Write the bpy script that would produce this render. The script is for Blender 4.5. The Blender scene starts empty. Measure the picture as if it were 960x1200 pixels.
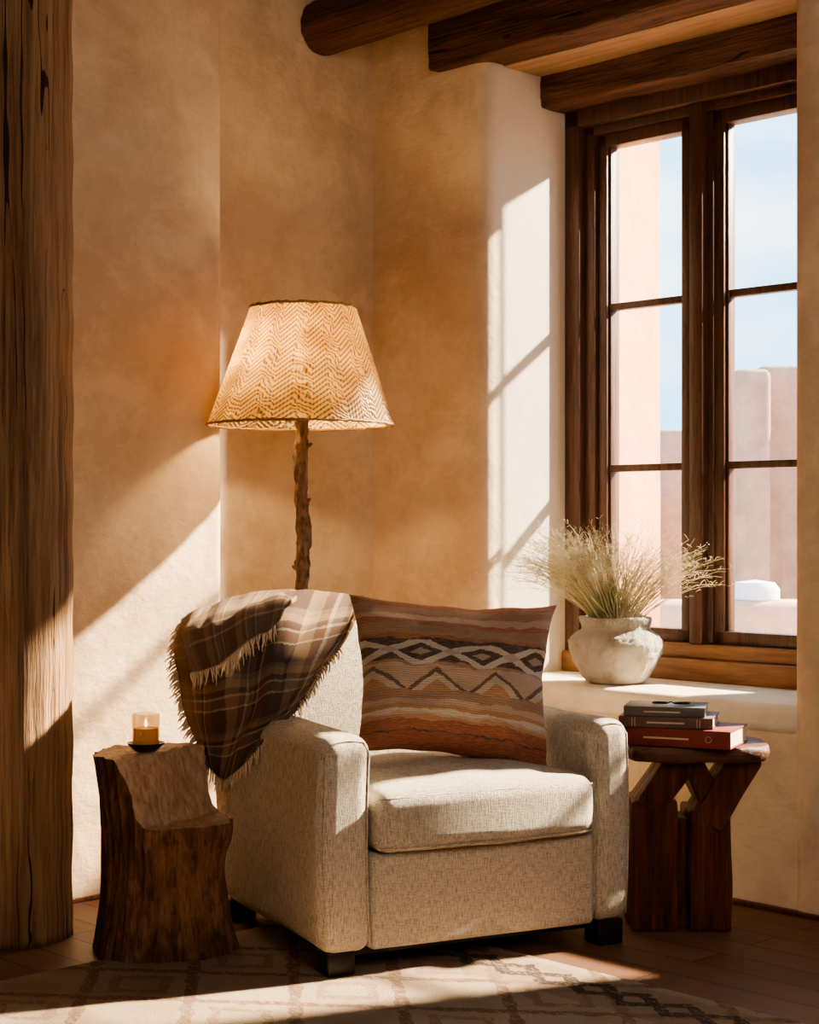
import bpy, bmesh, math, random
from mathutils import Vector, Matrix, noise as mn
random.seed(7)
PI=math.pi
S=bpy.context.scene
C=S.collection
F=2000.0; CH=1.25; HY=612.0
def at(px,py,Y): return Vector(((px-480)/F*Y, Y, CH-(py-HY)/F*Y))
# ---------- local frame of the corner: x along window wall, y outward
OX,OY=.273,6.42; RA=-math.atan2(.722,.692)
def LW(w,n,z=0):
    return Vector((OX+w*math.cos(RA)-n*math.sin(RA), OY+w*math.sin(RA)+n*math.cos(RA), z))
# ---------- node helpers
class M:
    def __init__(s,name,rough=.8,metal=0):
        s.m=bpy.data.materials.new(name); s.m.use_nodes=True; s.t=s.m.node_tree
        s.b=s.t.nodes['Principled BSDF']; s.b.inputs['Roughness'].default_value=rough
        s.b.inputs['Metallic'].default_value=metal
        s.b.inputs['Specular IOR Level'].default_value=.3
        s.tc=s.t.nodes.new('ShaderNodeTexCoord')
    def n(s,t): return s.t.nodes.new(t)
    def l(s,a,b): s.t.links.new(a,b)
    def put(s,sock,v):
        if isinstance(v,bpy.types.NodeSocket): s.l(v,sock)
        else: sock.default_value=v
    def mp(s,src='Object',scale=(1,1,1),loc=(0,0,0),rot=(0,0,0)):
        n=s.n('ShaderNodeMapping'); s.l(s.tc.outputs[src],n.inputs[0])
        n.inputs['Scale'].default_value=scale; n.inputs['Location'].default_value=loc; n.inputs['Rotation'].default_value=rot
        return n.outputs[0]
    def noise(s,v,scale,detail=4,rough=.55,dist=0):
        n=s.n('ShaderNodeTexNoise'); s.l(v,n.inputs['Vector']); n.inputs['Scale'].default_value=scale
        n.inputs['Detail'].default_value=detail; n.inputs['Roughness'].default_value=rough; n.inputs['Distortion'].default_value=dist
        return n.outputs['Fac']
    def ramp(s,f,stops,interp='LINEAR'):
        n=s.n('ShaderNodeValToRGB'); s.l(f,n.inputs[0]); cr=n.color_ramp; cr.interpolation=interp
        while len(cr.elements)<len(stops): cr.elements.new(.5)
        for e,(p,c) in zip(cr.elements,stops):
            e.position=p; e.color=(c,c,c,1) if isinstance(c,(int,float)) else (*c,1)
        return n.outputs[0]
    def ma(s,op,a,b=0.0,c=0.0):
        n=s.n('ShaderNodeMath'); n.operation=op
        s.put(n.inputs[0],a); s.put(n.inputs[1],b); s.put(n.inputs[2],c); return n.outputs[0]
    def mix(s,f,a,b,mode='MIX'):
        n=s.n('ShaderNodeMix'); n.data_type='RGBA'; n.blend_type=mode
        s.put(n.inputs[0],f)
        for k,v in ((6,a),(7,b)):
            if isinstance(v,tuple): v=(*v,1) if len(v)==3 else v
            s.put(n.inputs[k],v)
        return n.outputs[2]
    def sep(s,v):
        n=s.n('ShaderNodeSeparateXYZ'); s.l(v,n.inputs[0]); return n.outputs
    def col(s,c):
        if isinstance(c,tuple): s.b.inputs['Base Color'].default_value=(*c,1)
        else: s.l(c,s.b.inputs['Base Color'])
    def bump(s,h,strength=.5,dist=.01,prev=None):
        n=s.n('ShaderNodeBump'); n.inputs['Strength'].default_value=strength; n.inputs['Distance'].default_value=dist
        s.l(h,n.inputs['Height'])
        if prev is not None: s.l(prev,n.inputs['Normal'])
        s.l(n.outputs[0],s.b.inputs['Normal']); return n.outputs[0]
def smooth01(m,x,a,b):
    n=m.n('ShaderNodeMapRange'); n.interpolation_type='SMOOTHSTEP'; m.put(n.inputs[0],x)
    n.inputs[1].default_value=a; n.inputs[2].default_value=b; return n.outputs[0]
def plain(name,c,rough=.6,metal=0,bs=0,bsc=80):
    m=M(name,rough,metal); v=m.mp()
    f=m.noise(v,bsc*.4,3)
    m.col(m.mix(f,tuple(x*.8 for x in c),tuple(min(1,x*1.15) for x in c)))
    if bs: m.bump(m.noise(v,bsc,4),bs,.004)
    return m.m
def wood(name,c1,c2,axis=2,sc=6,rough=.65,bs=.5,cracks=0.,stretch=.09,patch=0.,bd=.02):
    m=M(name,rough); s=[sc*2.6]*3; s[axis]=sc*stretch*2.6
    v=m.mp('Object',tuple(s))
    f=m.noise(v,1.6,8,.68,.35); g=m.noise(m.mp('Object',(1.3,1.3,1.3)),1.5,3)
    c=m.ramp(f,[(.32,c1),(.5,tuple((a+b)/2 for a,b in zip(c1,c2))),(.70,c2)])
    c=m.mix(m.ma('MULTIPLY',g,.4),c,tuple(x*.35 for x in c1))
    h=f
    if patch:
        pz=m.noise(m.mp('Object',(5,5,2.5),(7,3,1)),2.2,5,.65); c=m.mix(m.ma('MULTIPLY',m.ramp(pz,[(.5,0.0),(.62,1.0)]),patch),c,tuple(min(1,x*1.5) for x in c2))
        f9=m.noise(m.mp('Object',(60,60,9)),1.5,6,.7); h=m.ma('ADD',f,m.ma('MULTIPLY',f9,.8)); c=m.mix(m.ma('MULTIPLY',m.ramp(f9,[(.35,1.0),(.5,0.0)]),.6),c,tuple(x*.4 for x in c1))
    if cracks:
        fg_s=[sc*16]*3; fg_s[axis]=sc*.35
        fg=m.noise(m.mp('Object',tuple(fg_s)),1,4,.6)
        c=m.mix(m.ma('MULTIPLY',m.ramp(fg,[(.36,1.0),(.5,0.0)]),.40),c,tuple(x*.45 for x in c1)); h=m.ma('ADD',f,m.ma('MULTIPLY',fg,.5))
        s2=[sc*1.5]*3; s2[axis]=sc*.03
        k=m.noise(m.mp('Object',tuple(s2),(3,1,2)),1.4,2,.5,.15)
        k=m.ma('ABSOLUTE',m.ma('SUBTRACT',k,.5))
        g2=m.ma('MULTIPLY',m.ramp(m.noise(m.mp('Object',(2,2,1)),2,2),[(.42,0.0),(.6,1.0)]),.007)
        k=m.ma('GREATER_THAN',k,g2)
        c=m.mix(k,tuple(x*.2 for x in c1),c); h=m.ma('ADD',h,m.ma('MULTIPLY',k,cracks))
    m.col(c); m.bump(h,bs,bd); return m.m
def plaster(name,ca,cb,cl=None):
    m=M(name,.92); v=m.mp()
    f=m.noise(v,1.3,6,.6,.3); f2=m.noise(v,4.5,8,.72,.15)
    c=m.mix(m.ramp(f,[(.36,0.0),(.64,1.0)]),ca,cb)
    c=m.mix(m.ma('MULTIPLY',m.ramp(f2,[(.45,0.0),(.68,1.0)]),.42),c,tuple(x*.66 for x in ca))
    f3=m.noise(m.mp('Object',(1,1,1.5),(5,2,7)),2.8,8,.7,.4)
    c=m.mix(m.ma('MULTIPLY',m.ramp(f3,[(.5,0.0),(.64,1.0)]),.38),c,tuple(min(1,x*1.2) for x in cb))
    if cl:
        y=m.sep(v)[1]; c=m.mix(m.ma('MULTIPLY',smooth01(m,y,.0,.10),.85),c,cl)  # paler inside the niche: sunlight on the reveal put into the plaster colour
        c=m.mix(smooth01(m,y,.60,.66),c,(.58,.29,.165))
    m.col(c)
    p=m.bump(m.noise(v,3.2,4,.5),.55,.04)
    m.bump(m.noise(m.mp('Object',(1,1,1.8)),26,7,.7,.3),.4,.009,p)
    return m.m
MT={}
MT['plaster']=plaster('adobe_plaster',(.57,.40,.255),(.74,.57,.39),(.80,.70,.56))
MT['sillp']=plaster('sill_plaster',(.74,.62,.48),(.80,.70,.56))
MT['stucco']=plaster('outdoor_stucco',(.60,.36,.25),(.70,.45,.32))
MT['ext']=plaster('far_stucco',(.40,.235,.165),(.48,.29,.21))
MT['log']=wood('log_wood',(.20,.095,.042),(.60,.36,.18),2,5,.65,1.0,.5,.05,bd=.03)
MT['viga']=wood('viga_wood',(.048,.018,.008),(.27,.115,.050),0,6,.58,1.0,.3,bd=.03)
MT['soffit']=wood('soffit_wood',(.30,.17,.09),(.52,.35,.21),0,9,.7,.5)
MT['frame']=wood('window_wood',(.060,.030,.019),(.165,.085,.052),2,14,.36,.15)
MT['framel']=wood('window_sill_wood',(.20,.09,.04),(.42,.22,.11),0,10,.45,.25)
MT['walnut']=wood('reclaimed_wood',(.055,.016,.008),(.25,.080,.034),2,9,.32,.7,.3)
MT['slab']=wood('slab_wood',(.055,.022,.011),(.24,.10,.052),0,8,.42,.5)
MT['bark']=wood('stump_bark',(.10,.040,.018),(.44,.205,.095),2,9,.75,1.0,0,.10,.45,bd=.03)
MT['cut']=wood('stump_cut',(.36,.19,.095),(.80,.56,.36),2,12,.5,.7,0,.35)
MT['pole']=wood('branch_bark',(.06,.028,.015),(.42,.25,.14),2,16,.85,1.0,0,.35)
MT['black']=plain('black_lacquer',(.014,.011,.010),.35)
MT['iron']=plain('dark_iron',(.03,.025,.02),.5,.6)
# floor
m=M('plank_floor',.5); v=m.mp()
br=m.n('ShaderNodeTexBrick'); m.l(v,br.inputs['Vector']); br.offset=.37
for k,val in (('Scale',1.0),('Mortar Size',.003),('Brick Width',1.5),('Row Height',.14),('Bias',0.0)): br.inputs[k].default_value=val
br.inputs['Color1'].default_value=(.18,.09,.05,1); br.inputs['Color2'].default_value=(.24,.125,.072,1); br.inputs['Mortar'].default_value=(.035,.017,.010,1)
g=m.noise(m.mp('Object',(2,40,1)),1,6,.6,.4)
c=m.mix(m.ma('MULTIPLY',g,.6),br.outputs['Color'],(.06,.03,.017)); m.col(c)
m.bump(m.ma('ADD',m.ma('MULTIPLY',br.outputs['Fac'],-1.0),m.ma('MULTIPLY',g,.3)),.5,.004); MT['floor']=m.m
# fabric: slubby cross weave
m=M('linen_fabric',.95)
a1=m.noise(m.mp('Object',(60,60,520)),1,3,.6); a2=m.noise(m.mp('Object',(400,400,40),(4,4,4)),1,3,.6)
a3=m.noise(m.mp('Object',(50,400,400),(9,1,4)),1,3,.6)
h=m.ma('ADD',m.ma('ADD',m.ma('MULTIPLY',a1,.9),m.ma('MULTIPLY',a2,1.6)),m.ma('MULTIPLY',a3,.5))
h=m.ma('MULTIPLY_ADD',m.ma('SUBTRACT',h,1.5),1.5,.5)
c=m.ramp(h,[(.12,(.43,.335,.225)),(.5,(.69,.585,.445)),(.85,(.83,.735,.59))])
m.col(c); m.bump(h,.85,.004); m.b.inputs['Sheen Weight'].default_value=.2; MT['linen']=m.m
# throw plaid
def plaid(name,ku,kv,ou,light):
    m=M(name,.95); u,vv,_=m.sep(m.mp('UV',(1,1,1)))
    w1=m.ma('MULTIPLY_ADD',m.noise(m.mp('UV',(90,90,1)),1,3),.022,-.011); w2=m.ma('MULTIPLY_ADD',m.noise(m.mp('UV',(70,70,1),(3,8,1)),1,3),.016,-.008)
    u2=m.ma('ADD',u,w1); vv=m.ma('ADD',vv,w2)
    def fr(c,k,o=0.0): return m.ma('FRACT',m.ma('MULTIPLY_ADD',c,k,o))
    dark=(.12,.055,.030); tan=(.60,.39,.20); crm=(.82,.66,.46); rst=(.26,.125,.065); gry=(.36,.235,.145)
    cu=m.ramp(fr(u2,ku,ou),[(0,dark),(.16,tan),(.34,rst),(.45,crm),(.50,gry),(.62,dark),(.69,crm),(.72,rst),(.9,dark)],'CONSTANT')
    cv=m.ramp(fr(vv,kv,.0),[(0,dark),(.2,gry),(.30,tan),(.44,dark),(.54,crm),(.58,rst),(.74,crm),(.77,dark)],'CONSTANT')
    c=m.mix(.5,cu,cv)
    lf=m.ramp(u,[(.10,1.0),(.17,0.0)]); c=m.mix(m.ma('MULTIPLY',lf,.6),c,(.58,.39,.21))
    c=m.mix(light,c,(.62,.42,.24))
    no=m.noise(m.mp('UV',(60,120,1)),4,4,.7); c=m.mix(m.ma('MULTIPLY',no,.30),c,(.13,.07,.04)); m.col(c)
    m.bump(m.noise(m.mp('UV',(70,110,1)),5,4,.7),1.0,.010); m.b.inputs['Sheen Weight'].default_value=.1; return m.m
MT['plaid']=plaid('plaid_wool',2.7,4.2,.1,.0)
MT['flap']=plaid('plaid_flap',3.2,1.2,.35,.22)
MT['fringe']=plain('wool_fringe',(.64,.48,.31),.95)
# kilim pillow
m=M('kilim_weave',.95); u,vv,_=m.sep(m.mp('UV',(1,1,1)))
nb=m.noise(m.mp('UV',(5,14,1)),2,4,.6); v2=m.ma('ADD',vv,m.ma('MULTIPLY_ADD',nb,.07,-.035))
rus=(.54,.22,.125); tnn=(.78,.57,.41); drk=(.10,.058,.045); crm=(.90,.81,.67); org=(.70,.38,.21); brn=(.54,.33,.225)
base=m.ramp(v2,[(0,(.44,.13,.070)),(.09,drk),(.10,(.50,.16,.085)),(.165,org),(.19,tnn),(.205,crm),(.23,org),(.26,tnn),(.30,brn),(.36,tnn),(.52,brn),(.54,drk),(.705,rus),(.73,brn),(.80,rus),(.83,tnn),(.87,brn),(.94,rus)],'CONSTANT')
def tri(c,k,o=0.): return m.ma('ABSOLUTE',m.ma('SUBTRACT',m.ma('FRACT',m.ma('MULTIPLY_ADD',c,k,o)),.5))
jit=m.ma('MULTIPLY_ADD',m.noise(m.mp('UV',(30,60,1),(1,3,0)),2,3),.024,-.012)
un=m.ma('ADD',m.ma('ADD',u,jit),m.ma('MULTIPLY_ADD',m.noise(m.mp('UV',(4,8,1),(3,3,0)),2,3),.04,-.02))
vs=m.ma('ADD',m.ma('ADD',vv,m.ma('MULTIPLY',jit,.6)),m.ma('MULTIPLY_ADD',m.noise(m.mp('UV',(3,3,1)),2,2),.04,-.02))
q=m.ma('ABSOLUTE',m.ma('DIVIDE',m.ma('SUBTRACT',vs,.612),.085*2))
t1=tri(un,3.1,.15)
X=m.ma('ABSOLUTE',m.ma('SUBTRACT',t1,q)); inb=m.ma('LESS_THAN',q,.48)
cross=m.ma('MULTIPLY',m.ma('LESS_THAN',X,.125),inb)
c=m.mix(cross,base,crm)
dia=m.ma('MULTIPLY',m.ma('LESS_THAN',m.ma('ADD',t1,q),.16),inb); c=m.mix(dia,c,(.70,.60,.48))
dia3=m.ma('MULTIPLY',m.ma('GREATER_THAN',m.ma('SUBTRACT',t1,q),.34),inb); c=m.mix(dia3,c,(.62,.52,.42))
q2=m.ma('DIVIDE',m.ma('SUBTRACT',vs,.36),.15*2); t2=tri(un,3.1,.4)
inb2=m.ma('MULTIPLY',m.ma('GREATER_THAN',v2,.36),m.ma('LESS_THAN',v2,.52))
tr=m.ma('MULTIPLY',m.ma('LESS_THAN',q2,m.ma('SUBTRACT',.46,t2)),inb2); c=m.mix(tr,c,(.82,.70,.55))
tr3=m.ma('MULTIPLY',m.ma('LESS_THAN',q2,m.ma('SUBTRACT',.24,t2)),inb2); c=m.mix(tr3,c,org)
tr2=m.ma('MULTIPLY',m.ma('LESS_THAN',m.ma('ABSOLUTE',m.ma('SUBTRACT',q2,m.ma('SUBTRACT',.46,t2))),.05),inb2); c=m.mix(tr2,c,(.22,.13,.10))
ns=m.noise(m.mp('UV',(8,80,1)),3,5,.7); c=m.mix(m.ma('MULTIPLY',m.ramp(ns,[(.42,0.0),(.66,1.0)]),.42),c,(.80,.58,.42))
c=m.mix(m.ma('MULTIPLY',m.ramp(m.noise(m.mp('UV',(50,110,1)),2,3,.7),[(.38,1.0),(.52,0.0)]),.22),c,(.26,.15,.10))
m.col(c); m.bump(m.ma('SINE',m.ma('MULTIPLY',vv,420.0)),.4,.003,m.bump(ns,.9,.010)); MT['kilim']=m.m
# lampshade
m=M('woven_shade',.85); u,vv,_=m.sep(m.mp('UV',(1,1,1)))
nz=m.noise(m.mp('UV',(10,3,1)),2,4)
zz=m.ma('ABSOLUTE',m.ma('SUBTRACT',m.ma('FRACT',m.ma('MULTIPLY_ADD',u,15.0,m.ma('MULTIPLY',nz,.7))),.5))
ph=m.ma('ADD',m.ma('MULTIPLY',vv,24.0),m.ma('ADD',m.ma('MULTIPLY',zz,5.0),m.ma('MULTIPLY',nz,3.0)))
st=m.ma('SINE',m.ma('MULTIPLY',ph,2*PI)); st2=m.ma('SINE',m.ma('MULTIPLY_ADD',u,980.0,m.ma('MULTIPLY',nz,12.0)))
h=m.ma('ADD',st,m.ma('MULTIPLY',st2,.28))
big=m.noise(m.mp('UV',(7,2.5,1),(2,7,0)),2,3)
hh=m.ramp(m.ma('MULTIPLY_ADD',h,.34,.50),[(.08,0.0),(.55,1.0)])
c=m.mix(hh,(.18,.085,.030),(.78,.60,.35)); m.col(c); bo=m.bump(h,1.0,.007)
tc1=m.mix(hh,(.16,.055,.008),(.88,.58,.21)); tc2=m.mix(m.ramp(big,[(.35,0.0),(.65,1.0)]),(.55,.42,.28),(1,1,1))
tr=m.n('ShaderNodeBsdfTranslucent'); m.l(m.mix(1.0,tc1,tc2,'MULTIPLY'),tr.inputs[0])
mx=m.n('ShaderNodeMixShader'); mx.inputs[0].default_value=.42; m.l(m.b.outputs[0],mx.inputs[1]); m.l(tr.outputs[0],mx.inputs[2])
m.l(mx.outputs[0],m.t.nodes['Material Output'].inputs[0]); MT['shade']=m.m
MT['shaderim']=plain('shade_rim',(.34,.19,.085),.7)
# clay pot
m=M('chalk_clay',.95); v=m.mp(); f=m.noise(v,14,6,.65)
m.col(m.ramp(f,[(.3,(.58,.46,.34)),(.5,(.80,.72,.60)),(.7,(.88,.82,.72))])); m.bump(m.noise(v,20,7,.8),1.0,.06); MT['clay']=m.m
m=M('dried_grass',.8); v=m.mp(); m.col(m.ramp(m.noise(v,9,2),[(.35,(.42,.40,.21)),(.5,(.68,.60,.37)),(.65,(.86,.77,.56))])); MT['grass']=m.m
m=M('seed_fluff',.9); m.col((.84,.73,.54)); MT['seed']=m.m
# rug
m=M('rug_pile',.98)
wz=m.n('ShaderNodeTexNoise'); m.l(m.mp(),wz.inputs['Vector']); wz.inputs['Scale'].default_value=18; wz.inputs['Detail'].default_value=5
wv_=m.n('ShaderNodeVectorMath'); wv_.operation='MULTIPLY_ADD'; m.l(wz.outputs['Color'],wv_.inputs[0]); wv_.inputs[1].default_value=(.045,.045,0); m.l(m.mp(),wv_.inputs[2])
x,y,z=m.sep(wv_.outputs[0])
nz=m.noise(m.mp(),3.5,3,.6); nf=m.noise(m.mp('Object',(40,110,40)),3,4,.7); nf2=m.noise(m.mp('Object',(16,40,16)),3,4,.7)
c=m.ramp(nz,[(.3,(.58,.42,.27)),(.7,(.76,.60,.42))])
def trr(c_,k,o=0.): return m.ma('ABSOLUTE',m.ma('SUBTRACT',m.ma('FRACT',m.ma('MULTIPLY_ADD',c_,k,o)),.5))
d=m.ma('ADD',trr(x,2.3),trr(y,2.8)); lines=m.ma('LESS_THAN',m.ma('ABSOLUTE',m.ma('SUBTRACT',d,.5)),.06)
lines2=m.ma('LESS_THAN',m.ma('ABSOLUTE',m.ma('SUBTRACT',d,.24)),.055)
brk=m.ramp(nf2,[(.38,0.0),(.50,1.0)])
c=m.mix(m.ma('MULTIPLY',m.ma('MULTIPLY',lines,brk),.85),c,(.30,.14,.085)); c=m.mix(m.ma('MULTIPLY',m.ma('MULTIPLY',lines2,brk),.7),c,(.42,.22,.13))
bd=m.ma('MULTIPLY',m.ma('GREATER_THAN',y,-1.24),m.ma('LESS_THAN',y,-1.02))
c=m.mix(m.ma('MULTIPLY',bd,.6),c,(.48,.32,.21))
yy=m.ma('DIVIDE',m.ma('ADD',y,1.12),.20)
zg=m.ma('LESS_THAN',m.ma('ABSOLUTE',m.ma('SUBTRACT',yy,m.ma('SUBTRACT',trr(x,3.6),.25))),.11)
zg2=m.ma('LESS_THAN',m.ma('ABSOLUTE',m.ma('ADD',yy,m.ma('SUBTRACT',trr(x,3.6),.25))),.11)
dm=m.ma('MULTIPLY',bd,m.ma('MAXIMUM',zg,zg2)); brk2=m.ramp(nf2,[(.38,0.0),(.46,1.0)]); c=m.mix(m.ma('MULTIPLY',m.ma('MULTIPLY',dm,brk2),.95),c,(.045,.03,.026))
c=m.mix(m.ma('MULTIPLY',m.ramp(nf,[(.38,1.0),(.58,0.0)]),.55),c,(.36,.235,.15))
m.col(c); m.bump(nf,1.0,.035); MT['rug']=m.m
# glass
def thin(name,tc_,f,r):
    m=M(name,.05); tp=m.n('ShaderNodeBsdfTransparent'); tp.inputs[0].default_value=(*tc_,1); gl=m.n('ShaderNodeBsdfGlossy'); gl.inputs['Roughness'].default_value=r
    mx=m.n('ShaderNodeMixShader'); mx.inputs[0].default_value=f; m.l(tp.outputs[0],mx.inputs[1]); m.l(gl.outputs[0],mx.inputs[2]); m.l(mx.outputs[0],m.t.nodes['Material Output'].inputs[0]); MT[name]=m.m
thin('glass',(1,1,1),.04,.02); thin('amber',(.98,.92,.80),.20,.05)
m=M('candle_wax',.3); m.col((.80,.38,.09)); m.b.inputs['Emission Color'].default_value=(1,.45,.10,1); m.b.inputs['Emission Strength'].default_value=.12; MT['wax']=m.m  # faint emission puts the candle's glow into the wax itself
m=M('flame',.4); m.col((1,.7,.3)); m.b.inputs['Emission Color'].default_value=(1,.68,.28,1); m.b.inputs['Emission Strength'].default_value=8; MT['flame']=m.m
m=M('bulb_glow',.4); m.col((1,.8,.5)); m.b.inputs['Emission Color'].default_value=(1,.7,.35,1); m.b.inputs['Emission Strength'].default_value=12; MT['bulb']=m.m
MT['pages']=plain('book_pages',(.66,.56,.43),.9,0,.3,200)
MT['red']=plain('rust_red_cloth',(.22,.045,.030),.6,0,.2,300)
MT['red2']=plain('grey_brown_cloth',(.15,.085,.065),.55,0,.2,300)
MT['teal']=plain('slate_cloth',(.14,.13,.115),.3,0,.2,300)
MT['gilt']=plain('gilt_stamp',(.62,.45,.28),.5)
MT['white']=plain('white_paint',(.75,.75,.74),.7)
MT['ground']=plain('outdoor_ground',(.50,.36,.27),.95)
MT['ceil']=wood('ceiling_boards',(.10,.045,.02),(.26,.13,.06),0,6,.7,.4)
# ---------- mesh helpers
def link(name,me,mat,parent=None):
    o=bpy.data.objects.new(name,me); C.objects.link(o)
    if mat is not None: me.materials.append(MT[mat] if isinstance(mat,str) else mat)
    if parent is not None: o.parent=parent
    return o
def fin(bm,name,mat,parent=None,smooth=True,ang=40,loc=None):
    bmesh.ops.recalc_face_normals(bm,faces=bm.faces[:])
    me=bpy.data.meshes.new(name)
    if loc is not None: bmesh.ops.translate(bm,verts=bm.verts[:],vec=-Vector(loc))
    bm.to_mesh(me); bm.free()
    if smooth:
        for p in me.polygons: p.use_smooth=True
        if ang<180: me.set_sharp_from_angle(angle=math.radians(ang))
    o=link(name,me,mat,parent)
    if loc is not None: o.location=loc
    return o
def tag(o,label,cat,group=None,kind=None):
    o['label']=label; o['category']=cat
    if group:o['group']=group
    if kind:o['kind']=kind
    return o
def struct(o,label=None):
    o['kind']='structure'
    if label:o['label']=label
    return o
def inloc(o): o.location=(OX,OY,0); o.rotation_euler=(0,0,RA); return o
def empty(name,loc,rz=0):
    o=bpy.data.objects.new(name,None); C.objects.link(o); o.location=loc; o.rotation_euler=(0,0,rz); o.empty_display_size=.1; return o
def box(bm,x0,x1,y0,y1,z0,z1,bev=0,seg=2):
    r=bmesh.ops.create_cube(bm,size=1); vs=r['verts']
    for v in vs: v.co=Vector(((x0+x1)/2+v.co.x*(x1-x0),(y0+y1)/2+v.co.y*(y1-y0),(z0+z1)/2+v.co.z*(z1-z0)))
    if bev:
        es=list({e for v in vs for e in v.link_edges}); bmesh.ops.bevel(bm,geom=es,offset=bev,segments=seg,affect='EDGES',profile=.5)
def fillet(poly,rad):
    out=[];N=len(poly)
    for i,p in enumerate(poly):
        r=rad.get(i,0); p=Vector(p)
        if not r: out.append(p);continue
        a=(Vector(poly[i-1])-p).normalized(); b=(Vector(poly[(i+1)%N])-p).normalized()
        pa=p+a*r; pb=p+b*r
        for k in range(9):
            t=k/8; out.append(pa*(1-t)**2+p*2*t*(1-t)+pb*t*t)
    return out
def prism(bm,poly,z0,z1):
    n=len(poly); a=[bm.verts.new((p[0],p[1],z0)) for p in poly]; b=[bm.verts.new((p[0],p[1],z1)) for p in poly]
    for i in range(n):
        j=(i+1)%n; bm.faces.new((a[i],a[j],b[j],b[i]))
    bm.faces.new(a[::-1]); bm.faces.new(b)
def softbox(bm,x0,x1,y0,y1,z0,z1,r,fn=None,n=8):
    """rounded box with gridded faces"""
    hs=[(x1-x0)/2,(y1-y0)/2,(z1-z0)/2]; c=Vector(((x0+x1)/2,(y0+y1)/2,(z0+z1)/2)); r=min(r,min(hs)*.999)
    ax=[]
    for h in hs:
        a=[-h+r*k/5 for k in range(6)]; i=[-(h-r)+2*(h-r)*k/n for k in range(1,n)] if h-r>1e-4 else []
        ax.append(a+i+[-q for q in a[::-1]])
    vm={}
    def V(i,j,k):
        key=(i,j,k)
        if key not in vm:
            p=Vector((ax[0][i],ax[1][j],ax[2][k])); q=Vector([max(-(hs[d]-r),min(hs[d]-r,p[d])) for d in range(3)])
            dd=p-q
            if dd.length>1e-9: p=q+dd.normalized()*r
            p=p+c
            if fn: p=fn(p)
            vm[key]=bm.verts.new(p)
        return vm[key]
    L=[len(a) for a in ax]
    def quad(*ks):
        vs=[V(*k) for k in ks]
        try: bm.faces.new(vs)
        except ValueError: pass
    for i in range(L[0]-1):
        for j in range(L[1]-1):
            for k in (0,L[2]-1): quad((i,j,k),(i+1,j,k),(i+1,j+1,k),(i,j+1,k))
    for i in range(L[0]-1):
        for k in range(L[2]-1):
            for j in (0,L[1]-1): quad((i,j,k),(i+1,j,k),(i+1,j,k+1),(i,j,k+1))
    for j in range(L[1]-1):
        for k in range(L[2]-1):
            for i in (0,L[0]-1): quad((i,j,k),(i,j+1,k),(i,j+1,k+1),(i,j,k+1))
def tube(bm,pts,rad,seg=8,cap=True):
    pts=[Vector(p) for p in pts]; n=len(pts); rs=rad if isinstance(rad,(list,tuple)) else [rad]*n
    rings=[]; up=None
    for i,p in enumerate(pts):
        t=(pts[min(i+1,n-1)]-pts[max(i-1,0)]).normalized()
        if up is None: up=t.orthogonal().normalized()
        up=(up-t*up.dot(t)); up=up.normalized() if up.length>1e-6 else t.orthogonal().normalized()
        s=t.cross(up); rings.append([bm.verts.new(p+(up*math.cos(2*PI*k/seg)+s*math.sin(2*PI*k/seg))*rs[i]) for k in range(seg)])
    for a,b in zip(rings,rings[1:]):
        for k in range(seg): bm.faces.new((a[k],a[(k+1)%seg],b[(k+1)%seg],b[k]))
    if cap: bm.faces.new(rings[0][::-1]); bm.faces.new(rings[-1])
def lathe(bm,prof,seg=48,fn=None,capb=True):
    rings=[]
    for (r,z) in prof:
        ring=[]
        for k in range(seg):
            a=2*PI*k/seg; p=Vector((r*math.cos(a),r*math.sin(a),z))
            if fn:p=fn(p,a)
            ring.append(bm.verts.new(p))
        rings.append(ring)
    for a,b in zip(rings,rings[1:]):
        for k in range(seg): bm.faces.new((a[k],a[(k+1)%seg],b[(k+1)%seg],b[k]))
    if capb: bm.faces.new(rings[0][::-1])
    return rings
def nz3(x,y,z): return mn.noise(Vector((x,y,z)))
# ================= SETTING
bm=bmesh.new(); box(bm,-1.8,6,-6.4,1.1,-.1,0); o=inloc(fin(bm,'floor','floor',smooth=False)); struct(o)
bm=bmesh.new(); box(bm,-1.8,6,-6.4,.70,3.40,3.5); o=inloc(fin(bm,'ceiling','ceil',smooth=False)); struct(o)
ZS=.665; ZN=3.0; NE=1.08; W1=1.36; A2,B2=1.50,2.30  # A2,B2: added opening out of view, lets sun reach chair and rug
bm=bmesh.new()
prism(bm,fillet([(-1.8,0),(0,0),(0,.48),(0,NE),(-1.8,NE)],{1:.07}),0,3.4)
prism(bm,fillet([(W1,0),(A2,0),(A2,NE),(W1,NE)],{0:.06,1:.06}),0,3.4)
prism(bm,fillet([(B2,0),(6,0),(6,NE),(B2,NE)],{0:.06}),0,3.4)
for a,b in ((0,W1),(A2,B2)):
    box(bm,a-.02,b+.02,.0,.66,ZN,3.4)
    box(bm,a-.02,b+.02,.012,NE,0,ZS-.05)
o=inloc(fin(bm,'wall_back','plaster',ang=35)); struct(o,'adobe wall with the deep window niche')
for k,(a,b) in enumerate(((0,W1),(A2,B2))):
    bm=bmesh.new(); softbox(bm,a-.03,b+.03,.0,.60,ZS-.1,ZS,.035,n=20)
    o=inloc(fin(bm,'trim_%d'%(1+k),'sillp')); struct(o,'deep plastered window ledge')
bm=bmesh.new()
prism(bm,[(-.604,.0),(-1.8,0),(-1.8,-1.3),(-.604,-1.3)],0,3.4)
prism(bm,fillet([(-.36,-.943),(-1.7,-.943),(-1.7,-6.3),(-.36,-6.3)],{0:.035}),0,3.4)
o=inloc(fin(bm,'wall_left','plaster',ang=35)); struct(o)
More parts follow.
